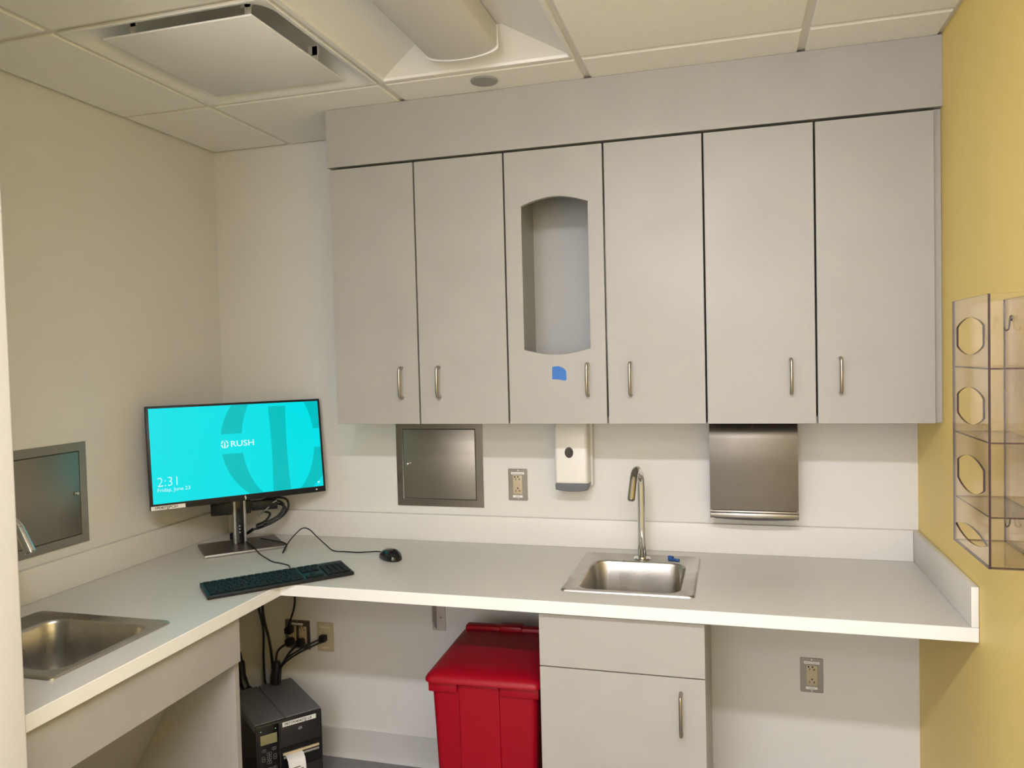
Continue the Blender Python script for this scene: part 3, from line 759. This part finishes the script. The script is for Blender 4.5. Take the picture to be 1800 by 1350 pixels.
cable('mouse_cable', 'thin black mouse cable rising in an arch right of the monitor stand',
      [(.252, -.150, .879), (.330, -.170, .8775), (.392, -.200, .8775), (.415, -.240, .8700), (.432, -.285, .8665), (.432, -.262, .885), (.440, -.225, .912), (.4612, -.200, .9356),
       (.490, -.200, .933), (.5200, -.200, .908), (.5550, -.200, .880), (.600, -.225, .8665), (.650, -.228, .8662), (.700, -.229, .8662), (.760, -.214, .868), (.790, -.228, .871), (.812, -.253, .873)], .0021)

# ------------------------------------------------------------------ printer
pr = thing('label_printer', 'black label printer with keypad on the floor beside the gable panel', 'printer', (.335, -.222, 0), math.radians(50))
PW, PD, PH = .236, .335, .300
b = B(); bx(b, -PW/2, PW/2, -PD/2+.012, PD/2, .004, PH-.006, bev=.006); obj('housing', b, M_prnd, pr)
b = B(); bx(b, -PW/2-.001, -.012, -PD/2+.008, PD/2+.001, PH-.030, PH, bev=.006); obj('top_cover', b, M_prn, pr)
b = B(); bx(b, -.011, PW/2+.001, -PD/2+.008, PD/2+.001, PH-.030, PH, bev=.006); obj('media_cover', b, M_prn, pr)
b = B(); bx(b, -PW/2+.001, PW/2-.001, -PD/2-.001, -PD/2+.012, .010, PH-.004, bev=.003); fr = obj('front_bezel', b, M_prnd, pr)
yf = -PD/2-.001
b = B(); bx(b, -PW/2+.006, -.038, yf-.003, yf-.0001, .085, PH-.010, bev=.002); cp = obj('control_panel', b, M_bgloss, pr)
b = B(); bx(b, -PW/2+.015, -.046, yf-.0045, yf-.0031, .228, .262, bev=.0005); obj('display', b, M_lcd, cp)
b = B()
for x in (-PW/2+.018, -.050): lathe(b, [(.0018, 0), (.0005, .0008)], 10, T(x, yf-.0031, .276) @ Matrix.Rotation(PI/2, 4, 'X'))
obj('status_light', b, M_led, cp)
def ringrect(bm, cx, cz, w, h, r, th, y, rotv=0):
    b2 = B(); plate(b2, rrect(w, h, r, 4), [rrect(w-2*th, h-2*th, max(r-th, .0005), 4)], .0006)
    add(bm, b2, T(cx, y, cz) @ Matrix.Rotation(rotv, 4, 'Y') @ XZ)
kx = (-PW/2+.015-.046)/2
for (dx, dz, w, h) in ((-.017, .208, .014, .010), (.017, .208, .014, .010), (0, .194, .016, .011), (0, .164, .016, .011), (-.020, .179, .011, .018), (.020, .179, .011, .018), (0, .179, .015, .012),
                       (-.018, .140, .014, .011), (0, .140, .014, .011), (.018, .140, .014, .011)):
    b = B(); ringrect(b, kx+dx, dz, w, h, .003, .0009, yf-.0038); bx(b, kx+dx-.0015, kx+dx+.0015, yf-.0038, yf-.0031, dz-.0015, dz+.0015); obj('keypad_button', b, M_dimink, cp)
b = B(); bx(b, -.034, PW/2-.006, yf-.004, yf-.0001, .200, PH-.008, bev=.003); md = obj('media_door', b, M_prnd, pr)
b = B(); bx(b, -.026, .094, yf-.0046, yf-.0041, PH-.028, PH-.012); lb = obj('asset_label', b, M_label, pr); lb['label'] = 'white asset label strip on the door'
b = B(); add(b, text_bm('PRT1P040407JJ1LB', .0130, .95, .0002), T(-.018, yf-.0048, PH-.0245) @ Matrix.Rotation(PI/2, 4, 'X')); obj('label_text', b, M_ink, lb)
b = B()   # round maker's emblem made of slanted stripes
for i, (dx, dz, l) in enumerate(((-.006, 0, .006), (-.003, .003, .009), (.0, .0, .012), (.003, .002, .010), (.006, -.001, .006))):
    bx(b, -.001, .001, -.0006, 0, -l/2, l/2, mtx=T(.036+dx, yf-.0041, .252+dz) @ Matrix.Rotation(.5, 4, 'Y'))
bx(b, .030, .044, yf-.0047, yf-.0041, .2505, .2522); obj('maker_emblem', b, M_dimink, pr)
b = B(); bx(b, -.034, PW/2-.006, yf-.0015, yf-.0001, .120, .198); obj('label_slot', b, M_bgloss, pr)
b = B(); bx(b, -.028, PW/2-.016, yf-.008, yf-.002, .172, .180, bev=.001); obj('tear_bar', b, M_brass, pr)
b = B(); tube(b, [(-.026, yf-.007, .164), (PW/2-.018, yf-.007, .164)], .0045, 14); obj('platen_roller', b, M_silver, pr)
b = B(); L = []
for y, z in ((yf-.006, .171), (yf-.020, .170), (yf-.034, .160), (yf-.042, .143), (yf-.045, .120), (yf-.046, .095)):
    L.append([(-.020, y, z), (.040, y, z), (.040, y-.0006, z+.0006), (-.020, y-.0006, z+.0006)])
loft(b, L, smooth=False); pp = obj('paper_label', b, M_label, pr); pp['label'] = 'white printed label curling out of the slot'
b = B()
for i, (a, c) in enumerate(((-.012, .020), (-.012, .030), (-.012, .012), (-.012, .026))):
    z = .139-.008*i; yy = yf-.0445-.0010*i; bx(b, a, c, yy-.002, yy-.0012, z-.0012, z+.0012)
obj('print_marks', b, M_ink, pp)
b = B(); bx(b, -.034, PW/2-.006, yf-.003, yf-.0001, .014, .118, bev=.002); obj('lower_front', b, M_prnd, pr)

# ------------------------------------------------------------------ cords below the worktop
def plug(name_pts, label, cord, r, hd):
    t = thing('power_cord', label, 'cord', cord[0])
    o = Vector(cord[0]); b = B(); tube(b, [Vector(p)-o for p in cord], r, 10, smooth=8); obj('cord', b, M_black, t)
    b = B(); p = Vector(hd)-o
    bx(b, p.x-.014, p.x+.014, p.y-.018, p.y+.017, p.z-.012, p.z+.014, bev=.005); obj('plug', b, M_black, t)
    return t
plug(None, 'thin power cord dropping from the worktop to the double outlet', [(.336, -.062, .826), (.334, -.060, .64), (.325, -.055, .587), (.308, -.050, .546), (.292, -.045, .51), (.2830, -.030, .489)], .0038, (.2830, -.026, .487))
plug(None, 'black power cord from the lower left socket of the double outlet', [(.2830, -.030, .443), (.262, -.070, .425), (.258, -.085, .395), (.262, -.085, .355), (.250, -.085, .300)], .0045, (.2830, -.026, .441))
plug(None, 'black power cord from the lower right socket of the double outlet', [(.3300, -.030, .443), (.310, -.070, .418), (.290, -.090, .380), (.270, -.090, .340), (.262, -.090, .302)], .0045, (.3300, -.026, .441))
t = thing('network_cable', 'black network cable running from the ivory data outlet to the printer', 'cable', (.43, -.01, .46))
o = Vector((.43, -.01, .46))
for dz, dx in ((0, 0), (-.010, .006)):
    b = B(); tube(b, [Vector(p)-o for p in [(.430+dx, -.020, .465+dz), (.405+dx, -.045, .458+dz), (.350, -.075, .430+dz), (.300, -.090, .395+dz), (.276, -.095, .350), (.270+dx, -.10, .301)]], .0036, 10, smooth=8); obj('cable_strand', b, M_black, t)
b = B(); bx(b, -.016, .010, -.024, .0020, -.008, .016, bev=.003); obj('connector', b, M_black, t)
b = B(); tube(b, [(.262-o.x, -.088-o.y, .385-o.z), (.262-o.x, -.088-o.y, .36-o.z), (.258-o.x, -.09-o.y, .33-o.z), (.256-o.x, -.092-o.y, .301-o.z)], [.013, .019, .021, .020], 12); obj('cable_sleeve', b, M_black, t)
cable('hanging_cable', 'pair-side black cable dropping behind the printer, nearer the gable', [(.175, -.060, .827), (.172, -.060, .60), (.180, -.060, .545), (.187, -.058, .50), (.187, -.058, .45), (.184, -.058, .38), (.186, -.058, .30), (.196, -.060, .26)], .0048)
cable('hanging_cable', 'thicker black cable dropping behind the printer, beside the thinner one', [(.183, -.050, .827), (.182, -.050, .60), (.188, -.050, .53), (.205, -.050, .46), (.214, -.050, .40), (.218, -.050, .34), (.214, -.050, .28), (.212, -.052, .25)], .0052)
b = B(); tube(b, [(.085, -.075, .40), (.092, -.075, .345), (.098, -.078, .30), (.115, -.082, .262), (.135, -.09, .235), (.14, -.09, .10)], [.010, .016, .018, .022, .012], 10, smooth=6)
tag(obj('cord_bundle', b, M_black), 'thick black cord bundle half hidden behind the gable panel edge', 'cord')

# ------------------------------------------------------------------ wall bracket
t = thing('worktop_bracket', 'painted metal bracket under the worktop left of the red bin', 'bracket', (.905, 0, .5235))
b = B(); bx(b, -.026, .026, -.005, -.0005, 0, .304, bev=.001); obj('back_plate', b, M_wallm := mat('bracket_paint', (.50, .46, .43), .4), t)
b = B(); plate(b, [(-.005, .004), (-.030, .024), (-.045, .050), (-.045, .303), (-.005, .303)], [], .004, T(-.012, 0, 0) @ YZ); obj('gusset', b, M_wallm, t)
b = B(); lathe(b, [(.005, 0), (.005, .003), (.001, .004)], 12, T(.010, -.005, .052) @ Matrix.Rotation(PI/2, 4, 'X')); obj('bolt', b, M_steel, t)

# ------------------------------------------------------------------ red bin
bn = thing('waste_bin', 'red plastic lidded bin beneath the worktop beside the base cabinet', 'bin', (1.2525, -.380, 0), .04)
BW, BD = .330, .375
def rb(w, d_, z, r=.02, cy=0): return [(x, y, z) for x, y in rrect(w, d_, r, 5, 0, cy)]
b = B(); loft(b, [rb(BW-.055, BD-.055, .0), rb(BW-.048, BD-.05, .006), rb(BW-.010, BD-.010, .560), rb(BW-.008, BD-.008, .592)], smooth=True); obj('bin_body', b, M_red, bn, sharp=40)
b = B()
for s, (xa, xb) in ((-1, (-BW/2-.002, -.078)), (1, (.052, BW/2+.002))):
    bx(b, xa, xb, -BD/2-.004, -BD/2+.03, .5565, .590, bev=.004)
bx(b, -BW/2-.002, -BW/2+.03, -BD/2, BD/2, .5565, .590, bev=.004); bx(b, BW/2-.03, BW/2+.002, -BD/2, BD/2, .5565, .590, bev=.004)
obj('rim_collar', b, M_red, bn)
b = B()
def fp(xa, xb, z0_, z1_, th):
    L = []
    for z in (z0_, z1_):
        k = (BD-.05)/2+(z/.56)*.020; L.append([(xa, -k-th, z), (xb, -k-th, z), (xb, -k+.01, z), (xa, -k+.01, z)])
    loft(b, L, smooth=False)
fp(-.074, .048, .06, .583, .0065); obj('front_panel', b, M_red, bn, bevel=.003)
b = B(); bx(b, -.06, .035, -BD/2-.03, -BD/2+.03, .012, .030, bev=.006); obj('foot_pedal', b, M_black, bn)
b = B(); LW, LD = .352, .425
def ld(w, d_, z, r, cy=0): return [(x, y, z) for x, y in rrect(w, d_, r, 6, 0, cy)]
loft(b, [ld(LW-.018, LD-.018, .588, .020), ld(LW, LD, .590, .024), ld(LW, LD, .597, .024), ld(LW-.010, LD-.010, .606, .022), ld(LW-.030, LD-.030, .612, .02),
         ld(LW-.055, LD-.055, .617, .02), ld(LW-.14, LD-.14, .621, .02)], smooth=True)
obj('lid', b, M_red, bn, sharp=60, loc=(0, .006, 0))
b = B(); bx(b, -.160, .160, .165, .205, .606, .632, bev=.008); bx(b, -.040, .040, .16, .208, .612, .637, bev=.008); obj('hinge_ridge', b, M_red, bn)
